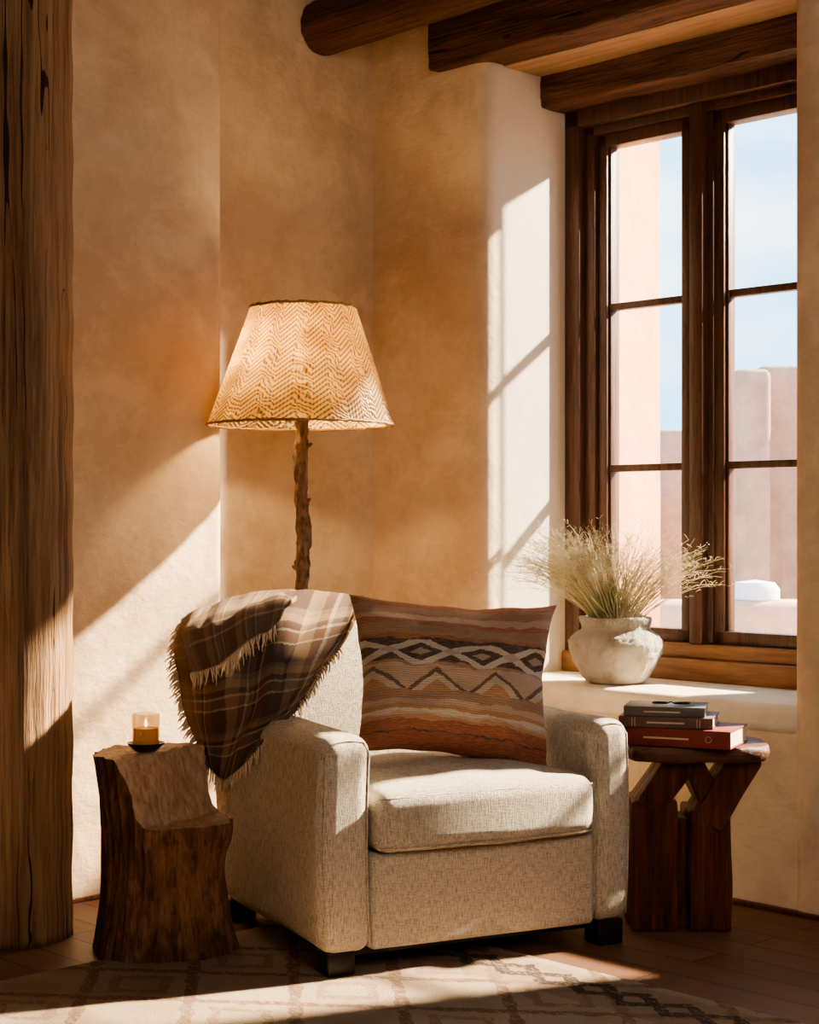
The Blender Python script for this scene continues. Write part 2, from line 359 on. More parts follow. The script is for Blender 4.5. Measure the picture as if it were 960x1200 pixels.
bm=bmesh.new(); box(bm,-1.8,6,-6.4,-6.2,0,3.4); o=inloc(fin(bm,'wall_front','plaster',smooth=False)); struct(o)
bm=bmesh.new(); box(bm,5.8,6,-6.4,1,0,3.4); o=inloc(fin(bm,'wall_right','plaster',smooth=False)); struct(o)
bm=bmesh.new(); box(bm,-.604,5.8,-.012,.02,0,.016,.003); o=inloc(fin(bm,'baseboard_back','walnut')); struct(o)
bm=bmesh.new(); box(bm,-.37,-.350,-6.2,-.94,0,.016,.003); o=inloc(fin(bm,'baseboard_left','walnut')); struct(o)
# windows (in corner frame)
HB=.79; D0=.47
def window(name,x0,W,label,sashes,mull):
    wr=empty(name,LW(x0,0,0),RA); struct(wr,label)
    bm=bmesh.new()
    box(bm,0,.075,D0,.66,ZS,2.87,.006); box(bm,W-.075,W,D0,.66,ZS,2.87,.006)
    box(bm,0.0,W,D0,.66,2.80,2.88,.006)
    box(bm,.075,.125,D0+.035,.66,HB,2.80,.004); box(bm,W-.125,W-.075,D0+.035,.66,HB,2.80,.004); box(bm,.075,W-.075,D0+.035,.66,2.765,2.80,.004)
    fin(bm,'window_frame','frame',wr)
    bm=bmesh.new(); box(bm,.0,W,D0-.02,.66,ZS,.745,.008); box(bm,.075,W-.075,D0+.02,.66,.745,.80,.006)
    o=fin(bm,'sill_board','framel',wr); o['label']='orange brown wooden window sill board'
    if mull:
        a,b=mull
        bm=bmesh.new(); box(bm,a,b,D0+.050,.66,.80,2.80,.005); mid=(a+b)/2; box(bm,mid-.030,mid+.030,D0+.012,D0+.06,.80,2.80,.006)
        fin(bm,'mullion','frame',wr)
    for (a,b) in sashes:
        bm=bmesh.new(); s=.045; y0=D0+.055; y1=y0+.07
        box(bm,a,a+s,y0,y1,.80,2.765,.005); box(bm,b-s,b,y0,y1,.80,2.765,.005)
        box(bm,a,b,y0,y1,.80,.85,.005); box(bm,a,b,y0,y1,2.715,2.765,.005)
        box(bm,a+s,a+s+.010,y0+.015,y1-.015,.85,2.715,.003); box(bm,b-s-.010,b-s,y0+.015,y1-.015,.85,2.715,.003)
        sa=fin(bm,'sash','frame',wr)
        bm=bmesh.new()
        for z in (1.46,2.09): box(bm,a+s,b-s,y0+.017,y1-.015,z-.014,z+.014,.004)
        fin(bm,'glazing_bar','frame',sa)
        bm=bmesh.new(); box(bm,a+s,b-s,y0+.034,y0+.038,.85,2.715); fin(bm,'pane','glass',sa,smooth=False)
window('window_1',0,W1,'tall dark wooden casement window with three rows of panes',((.125,.575),(.68,W1-.125)),(.575,.68))
window('added_window',A2,B2-A2,'added unseen second casement window letting sun onto the chair and rug',((.125,B2-A2-.125),),None)  # added out of view so sunlight falls on the chair and rug
# beams
def beam_log(name,n,z,r,w0,w1,label,seed):
    bm=bmesh.new(); N=90; rings=[]; K=48
    for i in range(N):
        w=w0+(w1-w0)*i/(N-1); ring=[]
        for k in range(K):
            a=2*PI*k/K; rr=r*(1+.05*nz3(w*1.5+seed,math.cos(a)*1.2,math.sin(a)*1.2)+.03*nz3(w*5,math.cos(a)*4,math.sin(a)*4+seed)+.03*nz3(w*1.2,math.cos(a)*9,math.sin(a)*9+seed))
            ring.append(bm.verts.new((w,n+rr*math.cos(a),z+rr*math.sin(a)+.010*math.sin(w*1.3+seed))))
        rings.append(ring)
    for a,b in zip(rings,rings[1:]):
        for k in range(K): bm.faces.new((a[k],a[(k+1)%K],b[(k+1)%K],b[k]))
    bm.faces.new(rings[0]); bm.faces.new(rings[-1][::-1])
    return tag(inloc(fin(bm,name,'viga')),label,'beam')
beam_log('ceiling_beam',-.28,3.175,.106,-.60,5.8,'round peeled log ceiling beam, the one nearest the room',1)
def beam_sq(w0,w1,n0,n1,z0,z1,label,seed):
    bm=bmesh.new()
    def f(p): return p+Vector((0,.012*nz3(p.x*2+seed,p.z*6,0)+.006*nz3(p.x*2,p.z*30,2),.010*nz3(p.x*2.3,p.y*6,seed)+.004*nz3(p.x*9,p.y*6,seed)))
    softbox(bm,w0,w1,n0,n1,z0,z1,.014,f,n=60)
    return tag(inloc(fin(bm,'lintel_beam','viga')),label,'beam')
beam_sq(-.24,3.2,-.055,.13,2.985,3.20,'squared dark lintel beam set in the wall face above the window niche',3)
beam_sq(-.01,W1+.01,.33,.50,2.865,3.01,'lower squared dark beam directly above the window frame',9)
bm=bmesh.new(); box(bm,-.01,W1+.01,.12,.34,2.985,3.02); o=inloc(fin(bm,'trim_3','soffit',smooth=False)); struct(o,'pale wooden soffit between the two lintel beams')
# log post
bm=bmesh.new()
prof=[(.175,0)]+[(.172+.002*math.sin(i*.7),3.4*i/120) for i in range(1,121)]
def pf(p,a):
    r=1+.02*nz3(math.cos(a)*1.3,math.sin(a)*1.3,p.z*.4)+.026*nz3(math.cos(a)*6,math.sin(a)*6,p.z*.25)+.014*nz3(math.cos(a)*16,math.sin(a)*16,p.z*.6)
    return Vector((p.x*r+.003*math.sin(p.z*1.1),p.y*r,p.z))
lathe(bm,prof,160,pf)
o=fin(bm,'log_post','log',ang=180); o.location=(-1.196,5.16,0); tag(o,'thick round cracked log post rising along the left edge of the room','post')
# ================= ARMCHAIR
CW,CD=.990,.90; ca=math.radians(26); c0=Vector((-.2325,4.62,0))
RW=.130
def CL(x,y,z=0): return c0+Vector((x*math.cos(ca)-y*math.sin(ca),x*math.sin(ca)+y*math.cos(ca),z))
ctr=CL(CW/2,CD/2)
chair=empty('armchair',ctr,ca); tag(chair,'upholstered cream linen armchair with square arms and loose seat cushion','armchair')
def cobj(bm,name,mat,parent=chair,**k):
    bmesh.ops.translate(bm,verts=bm.verts[:],vec=(-CW/2,-CD/2,0)); return fin(bm,name,mat,parent,ang=180,**k)
def armfn(side):
    def f(p):
        q=p.copy(); t=max(0,min(1,(p.y-.3)/.5)); q.z+= (p.z-.07)/.6*.02*t
        q.x+= side*.010*math.sin(PI*(p.z-.07)/.6); q.z+=.003*math.sin(p.y*9+side)
        cx=.08 if side<0 else CW-RW/2
        if p.z>.6: q.z+=.010*max(0,1-((p.x-cx)/.08)**2)
        return q
    return f
for s,(a,b) in ((-1,(0,.155)),(1,(CW-RW,CW))):
    bm=bmesh.new(); softbox(bm,a,b,0,.80,.07,.656,.046,armfn(s),n=16); ar=cobj(bm,'arm','linen')
    xi=b-.012 if s<0 else a+.012; xo=a+.014 if s<0 else b-.014
    def P_(x,y,z): return armfn(s)(Vector((x,y,z)))
    bm=bmesh.new()
    pts=[P_(xi,.012,.09),P_(xi,.011,.20),P_(xi,.011,.35),P_(xi,.011,.50),P_(xi,.011,.615),P_(xi+s*.018,.013,.641),P_((xi+xo)/2,.013,.644),P_(xo-s*.018,.013,.641),P_(xo,.011,.615),P_(xo,.011,.50),P_(xo,.011,.35),P_(xo,.011,.20),P_(xo,.012,.09)]
    tube(bm,pts,.0030,8); cobj(bm,'piping','linen',ar)
bm=bmesh.new(); softbox(bm,.146,CW-RW+.010,.010,.66,.07,.335,.018,n=14); cobj(bm,'seat_base','linen')
SX0,SX1=.152,CW-RW+.004; SM=(SX0+SX1)/2
def seatfn(p):
    q=p.copy(); u=(p.x-SM)/.36; v=(p.y-.30)/.33
    k=max(0,1-u*u)*max(0,1-v*v*.8)
    if p.z>.41: q.z+=.042*k**.7+.007*nz3(p.x*7,p.y*7,1)
    q.y-=.024*max(0,1-u*u)*(1 if p.y<.1 else 0); q.z+=.004*nz3(p.x*8,0,3); return q
bm=bmesh.new(); softbox(bm,SX0,SX1,-.018,.63,.336,.502,.046,seatfn,n=24); cu=cobj(bm,'seat_cushion','linen')
for zz in (.487,.350):
    bm=bmesh.new(); pts=[(SX0+.016+(SX1-SX0-.032)*i/20, -.009-.024*(1-((i-10)/10)**2), zz+(.008*(1-((i-10)/10)**2) if zz>.4 else 0)) for i in range(21)]
    tube(bm,pts,.0034,8); cobj(bm,'piping','linen',cu)
def backfn(p):
    q=p.copy(); t=max(0,(p.z-.3)/.68)
    q.y+=.10*t**1.2
    u=(p.x-.45)/.5
    if p.z>.8: q.z-= .06*max(0,min(1,(p.x-.42)/.5))**1.3
    if p.y<.75: q.y-=.035*max(0,1-u*u)*math.sin(PI*min(1,max(0,(p.z-.3)/.75)))
    q.x+=(-.02*t if p.x<.3 else -.03*t)
    return q
bm=bmesh.new(); softbox(bm,-.015,CW-.05,.66,.87,.07,.985,.075,backfn,n=18); cobj(bm,'backrest','linen')
RT=.008
for (x,y,z) in ((.02,.02,RT),(CW-.10,.02,0),(.02,CD-.12,0),(CW-.10,CD-.12,0)):
    bm=bmesh.new(); box(bm,x,x+.085,y,y+.085,z,.075,.006); cobj(bm,'foot','black')
bm=bmesh.new(); box(bm,.07,CW-.07,.07,CD-.05,.045,.075,.004); cobj(bm,'underframe','black')
# ================= THROW
def cr(p0,p1,p2,p3,t): return .5*((2*p1)+(-p0+p2)*t+(2*p0-5*p1+4*p2-p3)*t*t+(-p0+3*p1-3*p2+p3)*t**3)
def crl(P,s):
    n=len(P)-1; s=max(0,min(.99999,s))*n; i=int(s); g=lambda k:P[max(0,min(n,k))]
    return cr(g(i-1),g(i),g(i+1),g(i+2),s-i)
def cloth(rows,nu,nv,amp,name,mat,parent,fr=8.,thick=.008,seed=0,ampf=None,diag=3.):
    G=[[at(*c) for c in r] for r in rows]
    P=[[None]*(nu+1) for _ in range(nv+1)]
    for j in range(nv+1):
        row=[crl([G[r][c] for r in range(len(G))],j/nv) for c in range(len(G[0]))]
        for i in range(nu+1): P[j][i]=crl(row,i/nu)
    Q=[[None]*(nu+1) for _ in range(nv+1)]
    for j in range(nv+1):
        for i in range(nu+1):
            du=P[j][min(i+1,nu)]-P[j][max(i-1,0)]; dv=P[min(j+1,nv)][i]-P[max(j-1,0)][i]
            n=du.cross(dv); n=n.normalized() if n.length>1e-9 else Vector((0,-1,0))
            if n.y>0 and abs(n.y)>.1: n=-n
            n=Vector((n.x*.4,n.y,n.z*.7)).normalized()
            u=i/nu; v=j/nv
            a=amp*(ampf(u,v) if ampf else 1)
            fold=.5+.5*math.sin(u*fr*2+v*diag+2.5*nz3(u*2,v*2,seed)); fold=fold**1.6
            d=a*(fold*1.3+abs(nz3(u*4,v*2.2,seed+4))*1.6+.35*nz3(u*11,v*8,seed))
            Q[j][i]=P[j][i]+n*d
    bm=bmesh.new(); uv=bm.loops.layers.uv.new('UVMap')
    V=[[bm.verts.new(Q[j][i]) for i in range(nu+1)] for j in range(nv+1)]
    for j in range(nv):
        for i in range(nu):
            f=bm.faces.new((V[j][i],V[j][i+1],V[j+1][i+1],V[j+1][i]))
            for lp,(a,b) in zip(f.loops,((i,j),(i+1,j),(i+1,j+1),(i,j+1))): lp[uv].uv=(a/nu,b/nv)
    o=fin(bm,name,mat,parent,ang=180)
    md=o.modifiers.new('s','SOLIDIFY'); md.thickness=thick; md.offset=0
    return o,Q
throw=empty('throw_blanket',at(240,905,5.2)); tag(throw,'brown plaid wool throw with fringe draped over the armchair back and arm','blanket')
off=-Vector(throw.location)
rows=[[(238,770,5.60),(277,760,5.64),(322,750,5.68),(372,745,5.72),(424,742,5.78)],
[(225,728,5.41),(266,713,5.43),(315,703,5.47),(368,699,5.52),(427,701,5.57)],
[(213,750,5.32),(250,742,5.25),(300,738,5.26),(350,735,5.31),(418,722,5.38)],
[(214,792,5.31),(246,790,5.21),(290,785,5.17),(338,780,5.21),(398,762,5.28)],
[(220,834,5.28),(250,836,5.19),(288,830,5.09),(330,820,5.06),(372,800,5.13)],
[(232,866,5.25),(252,870,5.20),(278,866,5.12),(316,846,5.04),(358,824,5.05)],
[(240,888,5.23),(252,902,5.19),(266,912,5.15),(288,894,5.07),(318,866,5.01)]]
o,Q=cloth(rows,100,130,.022,'blanket_cloth','plaid',throw,seed=2,fr=8,diag=5.,thick=.013,ampf=lambda u,v:.10+1.0*math.sin(PI*min(1,max(0,(v-.08)*1.05)))); o.location=off
flap=[[(224,730,5.38),(262,706,5.41),(307,695,5.45),(354,694,5.49)],
[(216,750,5.22),(250,735,5.17),(292,720,5.17),(337,708,5.21)],
[(226,788,5.18),(258,778,5.14),(290,753,5.14),(322,731,5.18)]]
o2,Q2=cloth(flap,50,36,.016,'folded_end','flap',throw,seed=5,fr=4,thick=.012,ampf=lambda u,v:.15+v); o2.location=off
def strand(bm,p,d,L):
    pts=[p]; q=p.copy(); dd=d.copy()
    for k in range(4):
        dd=(dd+Vector((random.uniform(-.3,.3),random.uniform(-.2,.2),-.25))).normalized(); q=q+dd*L/4; pts.append(q.copy())
    tube(bm,pts,[.0028,.003,.0028,.0022,.001],5)
nv=len(Q)-1; nu=len(Q[0])-1
bm=bmesh.new()
for j in range(22,nv+1,1): strand(bm,Q[j][0],Vector((-.8,-.15,-.25+random.uniform(-.3,.3))),random.uniform(.025,.045))
for i in range(0,nu+1,2): strand(bm,Q[nv][i],Vector((.05,-.15,-1)),random.uniform(.02,.055))
for j in range(65,nv+1,2): strand(bm,Q[j][nu],Vector((.35,-.3,-.8)),random.uniform(.02,.035))
o=fin(bm,'fringe','fringe',throw,ang=180); o.location=off; o['kind']='stuff'
bm=bmesh.new()
for i in range(0,51,1): strand(bm,Q2[-1][i],Vector((.1,-.35,-.8)),random.uniform(.025,.065))
o=fin(bm,'fringe','fringe',throw,ang=180); o.location=off; o['kind']='stuff'
# ================= PILLOW
bm=bmesh.new(); uv=bm.loops.layers.uv.new('UVMap'); NU=70
hw,hh,T=.325,.250,.140
def pp(u,v,s):
    e=max(0,(1-u**2))**.40*max(0,(1-v**2))**.40
    x=u*hw*(1-.10*(1-v*v)); z=v*hh*(1-.11*(1-u*u))
    x*=1-.09*(1-v)/2
    z-=.022*u*(1-v)/2
    cre=.022*math.sin((u*1.0+v*.8)*8+3*nz3(u*2,v*2,5))*(abs(u)*abs(v))**.4
    y=s*T*e+(.016*nz3(u*2.5,v*2.5,s)+.022*nz3(u*1.5,v*4,2)+cre)*e**.5
    z+=.006*nz3(u*3,v*1,7)
    if u>0 and v>0: x+=.010*((u*v)**5); z+=.006*((u*v)**5)
    return Vector((x,y,z))
for s in (-1,1):
    V=[[bm.verts.new(pp(-1+2*i/NU,-1+2*j/NU,s)) for i in range(NU+1)] for j in range(NU+1)]
    for j in range(NU):
        for i in range(NU):
            f=bm.faces.new((V[j][i],V[j][i+1],V[j+1][i+1],V[j+1][i]))
            for lp_,(a,b) in zip(f.loops,((i,j),(i+1,j),(i+1,j+1),(i,j+1))): lp_[uv].uv=(a/NU,b/NU)
bmesh.ops.remove_doubles(bm,verts=bm.verts[:],dist=1e-5)
o=fin(bm,'throw_pillow','kilim',ang=180); o.location=(at(531,797,5.18)); o.rotation_euler=(math.radians(-17),math.radians(4),math.radians(12))
tag(o,'rust and cream woven kilim pillow leaning in the armchair','pillow')
# ================= FLOOR LAMP
lp=Vector((-.3686,5.85,0)); lamp=empty('floor_lamp',lp); tag(lamp,'tall floor lamp with branch pole and woven herringbone shade','lamp')
def Zy(py,Y=5.85): return CH-(py-HY)/F*Y
zb,zt=Zy(498),Zy(361); rb=.5*219/F*5.85; rt=.5*124/F*5.85; dx=(3)/F*5.85
bm=bmesh.new(); uv=bm.loops.layers.uv.new('UVMap'); seg=96; rows_=24
V=[]
for j in range(rows_+1):
    t=j/rows_; r=rb+(rt-rb)*t; V.append([bm.verts.new((dx*t-.004+r*math.cos(2*PI*k/seg)*(1+.004*nz3(k*.2,t*3,0)),r*math.sin(2*PI*k/seg),zb+(zt-zb)*t)) for k in range(seg)])
for j in range(rows_):
    for k in range(seg):
        f=bm.faces.new((V[j][k],V[j][(k+1)%seg],V[j+1][(k+1)%seg],V[j+1][k]))
        for l_,(a,b) in zip(f.loops,((k,j),(k+1,j),(k+1,j+1),(k,j+1))): l_[uv].uv=(a/seg,b/rows_)
sh=fin(bm,'lamp_shade','shade',lamp,ang=180)
for (r,z,xx) in ((rb,zb,-.004),(rt,zt,dx-.004)):
    bm=bmesh.new(); pts=[(xx+r*math.cos(2*PI*k/128),r*math.sin(2*PI*k/128),z) for k in range(129)]; tube(bm,pts,.0045,8,False)
    for v in bm.verts: v.co+=Vector((nz3(v.co.x*60,v.co.y*60,v.co.z*60),nz3(v.co.x*60+5,v.co.y*60,v.co.z*60),nz3(v.co.x*60+9,v.co.y*60,v.co.z*60)))*.005
    fin(bm,'rim','shaderim',sh,ang=180)
bm=bmesh.new(); pts=[];rr=[]
for k in range(150):
    z=.03+(1.66-.03)*k/149; pts.append((.003*math.sin(z*7)+.002*math.sin(z*17),.003*math.cos(z*9),z)); rr.append(.0225*(1+.14*nz3(0,0,z*14)+.16*(1 if (k%19 in(3,4)) else 0)))
tube(bm,pts,rr,20)
for v in bm.verts:
    d=v.co; a=math.atan2(d.y,d.x); k=1+.36*nz3(math.cos(a)*2.4,math.sin(a)*2.4,v.co.z*22)+.22*nz3(math.cos(a)*5,math.sin(a)*5,v.co.z*60); v.co.x*=k; v.co.y*=k
pole=fin(bm,'pole','pole',lamp,ang=180)
for (z,a) in ((1.50,.2),(1.42,2.6),(1.31,5.8),(1.18,.4),(1.08,3.4),(.98,5.6)):
    bm=bmesh.new(); d=Vector((math.cos(a),math.sin(a),.6)).normalized(); tube(bm,[Vector((0,0,z))+d*.012,Vector((0,0,z))+d*.03,Vector((0,0,z))+d*.040],[.009,.007,.004],8); fin(bm,'twig_stub','pole',pole,ang=180)
bm=bmesh.new(); lathe(bm,[(.16,0),(.16,.02),(.15,.03),(.04,.04),(.0,.045)],40); fin(bm,'base','iron',lamp)
bm=bmesh.new(); lathe(bm,[(.016,1.66),(.018,1.72),(.012,1.73)],16); fin(bm,'socket','iron',lamp)
bm=bmesh.new(); bmesh.ops.create_uvsphere(bm,u_segments=16,v_segments=10,radius=.032); bmesh.ops.translate(bm,verts=bm.verts[:],vec=(0,0,1.77)); fin(bm,'bulb','bulb',lamp,ang=180)
bm=bmesh.new()
for a in (0,2*PI/3,4*PI/3): tube(bm,[(dx,0,zt-.02),((rt-.002)*math.cos(a)+dx,(rt-.002)*math.sin(a),zt-.004)],.0025,6)
tube(bm,[(0,0,1.73),(.045,0,1.80),(.04,0,1.9),(dx,0,zt-.02)],.0025,6); tube(bm,[(0,0,1.73),(-.045,0,1.80),(-.03,0,1.9),(dx,0,zt-.02)],.0025,6)
fin(bm,'harp','iron',lamp,ang=180)
# ================= STUMP
RT2=.008
sc=Vector((-.720,5.02,RT2)); st=empty('stump_side_table',sc); tag(st,'rough tree stump side table with a stepped notched top','side table')
def sst(x): x=max(0,min(1,x)); return x*x*(3-2*x)
def SH(x,y):
    s=(x*.86-y*.51)+.012*nz3(x*9,y*9,4)
    t=sst((s+.015)/.075)
    return .567*(1-t)+(.372+.01*nz3(x*9,y*9,8))*t+.008*nz3(x*20,y*20,0)
def SR(a,z):
    c,s_=math.cos(a),math.sin(a); k=z/.575
    r=.200*(1+.12*nz3(c*1.1+3,s_*1.1,z*1.5)+.07*nz3(c*3,s_*3,z*3)+.045*nz3(c*9,s_*9,z*1.6)+.045*nz3(c*20,s_*20,z*3.5)+.025*nz3(c*40,s_*40,z*8))
    r*=1.04-.17*math.sin(PI*min(1,k*.95))+.10*max(0,.18-k)
    lob=max(0,math.cos(a+.5)); r*=1+.18*lob*math.exp(-((z-.34)/.07)**2)-.12*lob*max(0,min(1,(z-.42)/.1))
    return r
NA=280;NZ=70
bm=bmesh.new(); cols=[]
for k in range(NA):
    a=2*PI*k/NA; col=[]
    rr=SR(a,.5)
    for it in range(6):
        H=SH(rr*math.cos(a),rr*math.sin(a)); rr=SR(a,H)
    for j in range(NZ+1):
        z=H*j/NZ; r=SR(a,z) if j<NZ else rr
        col.append(bm.verts.new((r*math.cos(a),r*math.sin(a),z)))
    cols.append(col)
for k in range(NA):
    A,B=cols[k],cols[(k+1)%NA]
    for j in range(NZ): bm.faces.new((A[j],B[j],B[j+1],A[j+1]))
rim=[c[-1].co.copy() for c in cols]
fin(bm,'bark','bark',st,ang=180)
bm=bmesh.new(); NR=34; prev=None
for i in range(NR+1):
    t=i/NR; ring=[]
    for k in range(NA):
        p=rim[k]; x,y=p.x*t,p.y*t; z=SH(x,y) if i<NR else p.z; ring.append(bm.verts.new((x,y,z)))
    if prev:
        for k in range(NA): bm.faces.new((prev[k],ring[k],ring[(k+1)%NA],prev[(k+1)%NA]))
    prev=ring
bmesh.ops.remove_doubles(bm,verts=bm.verts[:],dist=1e-5)
o=fin(bm,'cut_top','cut',st,ang=180); o['label']='paler sawn top surface with a scooped step'
# candle
cpos=Vector(((171-480)/F*5.0,5.0,0)); lx=cpos-sc; cz=RT2+max(SH(lx.x+d,lx.y+e) for d in(-.03,0,.03) for e in (-.03,0,.03))+.001
dish=empty('candle_dish',cpos+Vector((0,0,cz))); tag(dish,'small black dish under the amber candle glass','dish')
bm=bmesh.new(); lathe(bm,[(.028,0),(.034,.004),(.054,.022),(.055,.026),(.051,.026),(.030,.010),(.0,.010)],48); fin(bm,'bowl','black',dish)
cd=empty('candle_glass',cpos+Vector((0,0,cz+.011))); tag(cd,'amber glass tumbler holding a lit candle on the stump','candle')
bm=bmesh.new(); lathe(bm,[(.0,.0),(.034,.0),(.040,.010),(.0415,.100),(.039,.100),(.038,.008),(.0,.008)],40,capb=False); fin(bm,'tumbler','amber',cd)
bm=bmesh.new(); lathe(bm,[(.0,.0095),(.0365,.0095),(.0365,.058),(.0,.056)],32,capb=False); fin(bm,'wax','wax',cd)
bm=bmesh.new(); lathe(bm,[(.0,.060),(.004,.064),(.005,.070),(.003,.078),(.0,.083)],12,capb=False); fin(bm,'flame','flame',cd)
# ================= SIDE TABLE (right)
tp=Vector((.885,5.30,0)); tb=empty('wooden_side_table',tp); tag(tb,'dark reclaimed wood side table with forked legs under the books','side table')
bm=bmesh.new(); poly=[]; TZ=.018
for k in range(144):
    a=2*PI*k/144; c,s=math.cos(a),math.sin(a); e=(abs(c/.222)**4+abs(s/.155)**4)**(-.25)
    e*=1+.05*nz3(c*2,s*2,3)+.025*nz3(c*7,s*7,3)+.015*nz3(c*20,s*20,3); poly.append(Vector((c*e,s*e)))
rings=[]
for (k,z) in ((.955,.505),(.985,.514),(1.0,.530),(.985,.546),(.965,.551)):
    rings.append([bm.verts.new((p.x*k,p.y*k,TZ+z+.003*nz3(p.x*20,p.y*20,z))) for p in poly])
for a,b in zip(rings,rings[1:]):
    for k in range(144): bm.faces.new((a[k],a[(k+1)%144],b[(k+1)%144],b[k]))
bm.faces.new(rings[0][::-1]); bm.faces.new(rings[-1]); fin(bm,'tabletop','slab',tb,ang=35)
def timber(name,p,q,w,d,seed=0):
    bm=bmesh.new(); p=Vector(p);q=Vector(q); L=(q-p).length
    softbox(bm,-w/2,w/2,-d/2,d/2,0,L,.010,lambda v:v+Vector((.007*nz3(v.x*9,v.y*9,v.z*6+seed)+.003*nz3(v.x*40,v.y*40,v.z*5),.007*nz3(v.z*7,v.x*9,seed)+.003*nz3(v.x*40,v.y*40,v.z*5+4),0)),n=16)
    z=(q-p).normalized(); y=Vector((0,1,0)); x=y.cross(z).normalized(); y=z.cross(x)
    R=Matrix((x,y,z)).transposed().to_4x4(); bmesh.ops.transform(bm,matrix=Matrix.Translation(p)@R,verts=bm.verts[:]); return fin(bm,name,'walnut',tb,ang=180)
timber('leg',(-.135,0,0),(-.135,0,.40),.14,.19,1)
timber('leg',(.035,0,0),(.035,0,.37),.13,.19,2)
timber('leg',(-.05,.02,.0),(-.05,.02,.34),.10,.13,3)
timber('brace',(-.16,-.02,.37),(-.045,-.02,.535),.09,.16,4)
timber('brace',(.065,-.02,.34),(-.035,-.02,.535),.07,.13,5)
timber('brace',(.02,-.02,.33),(.155,-.02,.54),.10,.16,6)
# books
def book(name,cx,cy,z,L,W,T,yaw,mat,label,mark):
    b=empty(name,(cx,cy,z),math.radians(yaw)); tag(b,label,'book','books stacked on the side table')
    bm=bmesh.new(); t=.004
    box(bm,-L/2,L/2,-W/2,W/2,0,t,.001); box(bm,-L/2,L/2,-W/2,W/2,T-t,T,.001)
    box(bm,-L/2,L/2,-W/2-.003,-W/2+.002,0.0005,T-.0005,.0015); fin(bm,'cover',mat,b)
    bm=bmesh.new(); box(bm,-L/2+.004,L/2-.004,-W/2+.003,W/2-.005,t+.0002,T-t-.0002); fin(bm,'pages','pages',b,smooth=False)
    bm=bmesh.new()
    if mark=='ring':
        tube(bm,[(L*.30+.009*math.cos(a*PI/8),-W/2-.0032,T/2+.009*math.sin(a*PI/8)) for a in range(17)],.0010,6,False)
        box(bm,-L*.3,L*.12,-W/2-.0036,-W/2-.0025,T*.42,T*.52)
    elif mark=='bars':
        for x in (-.36,-.33,.33,.36): box(bm,L*x,L*x+.002,-W/2-.0036,-W/2-.0025,.004,T-.004)
        box(bm,-L*.2,L*.2,-W/2-.0036,-W/2-.0025,T*.4,T*.55)
    else: box(bm,-L*.25,L*.2,-W/2-.0036,-W/2-.0025,T*.4,T*.55)
    fin(bm,'spine_marking','gilt',b,smooth=False)
    return b
zt0=.5535+TZ
book('book',.850,5.255,zt0,.335,.225,.054,-24,'red','large rust red hardback at the bottom of the stack','ring')
book('book',.802,5.262,zt0+.0545,.285,.19,.034,-16,'red2','grey brown hardback in the middle of the stack','bars')
book('book',.792,5.255,zt0+.089,.245,.165,.030,-14,'teal','small slate grey book on top of the stack','line')
gz=zt0+.089+.0305
gl=empty('eyeglasses',(.80,5.225,gz),math.radians(-12)); tag(gl,'thin wire eyeglasses lying on the topmost book','eyeglasses')
bm=bmesh.new()
for s in (-1,1): tube(bm,[(s*.032+.023*math.cos(a*PI/10),.0+.018*math.sin(a*PI/10),.006) for a in range(21)],.0026,6,False)
tube(bm,[(-.009,0,.006),(0,.004,.009),(.009,0,.006)],.002,6); fin(bm,'rims','iron',gl,ang=180)
for s in (-1,1):
    bm=bmesh.new(); tube(bm,[(s*.055,0,.006),(s*.056,.03,.005),(s*.04,.06,.003)],.002,6); fin(bm,'temple','iron',gl,ang=180)
# ================= POT & GRASS
pos=at(722,800,6.22); pos.z=ZS+.001
pot=tag(empty('clay_pot',pos),'rough white clay pot standing on the window ledge','pot')
bm=bmesh.new()
prof=[(.095,0),(.108,.006),(.120,.02),(.134,.045),(.150,.075),(.163,.105),(.171,.132),(.170,.152),(.160,.170),(.140,.184),(.126,.194),(.122,.204),(.128,.218),(.132,.232),(.129,.241),(.116,.240),(.108,.22),(.100,.195),(.10,.10),(.0,.09)]
def potf(p,a):
    k=1+.022*nz3(math.cos(a)*2,math.sin(a)*2,p.z*6)+.035*nz3(math.cos(a)*8,math.sin(a)*8,p.z*45)+.03*nz3(math.cos(a)*18,math.sin(a)*18,p.z*90)
    return Vector((p.x*k,p.y*k,p.z+.002*math.sin(a*3+p.z*20)*min(1,p.z*20)))
prof2=[]
for (a_,b_) in zip(prof,prof[1:]):
    for t in (0,.33,.66): prof2.append((a_[0]*(1-t)+b_[0]*t,a_[1]*(1-t)+b_[1]*t))
prof2.append(prof[-1])
lathe(bm,prof2,128,potf)
fin(bm,'pot_body','clay',pot,ang=180)
gr=tag(empty('dried_grass_bunch',pos+Vector((0,0,.19))),'bunch of wispy dried grass arching out of the white pot','grass')
bmA=bmesh.new(); bmB=bmesh.new()
wd=Vector((math.cos(RA),math.sin(RA),0)); nd=Vector((-math.sin(RA),math.cos(RA),0))
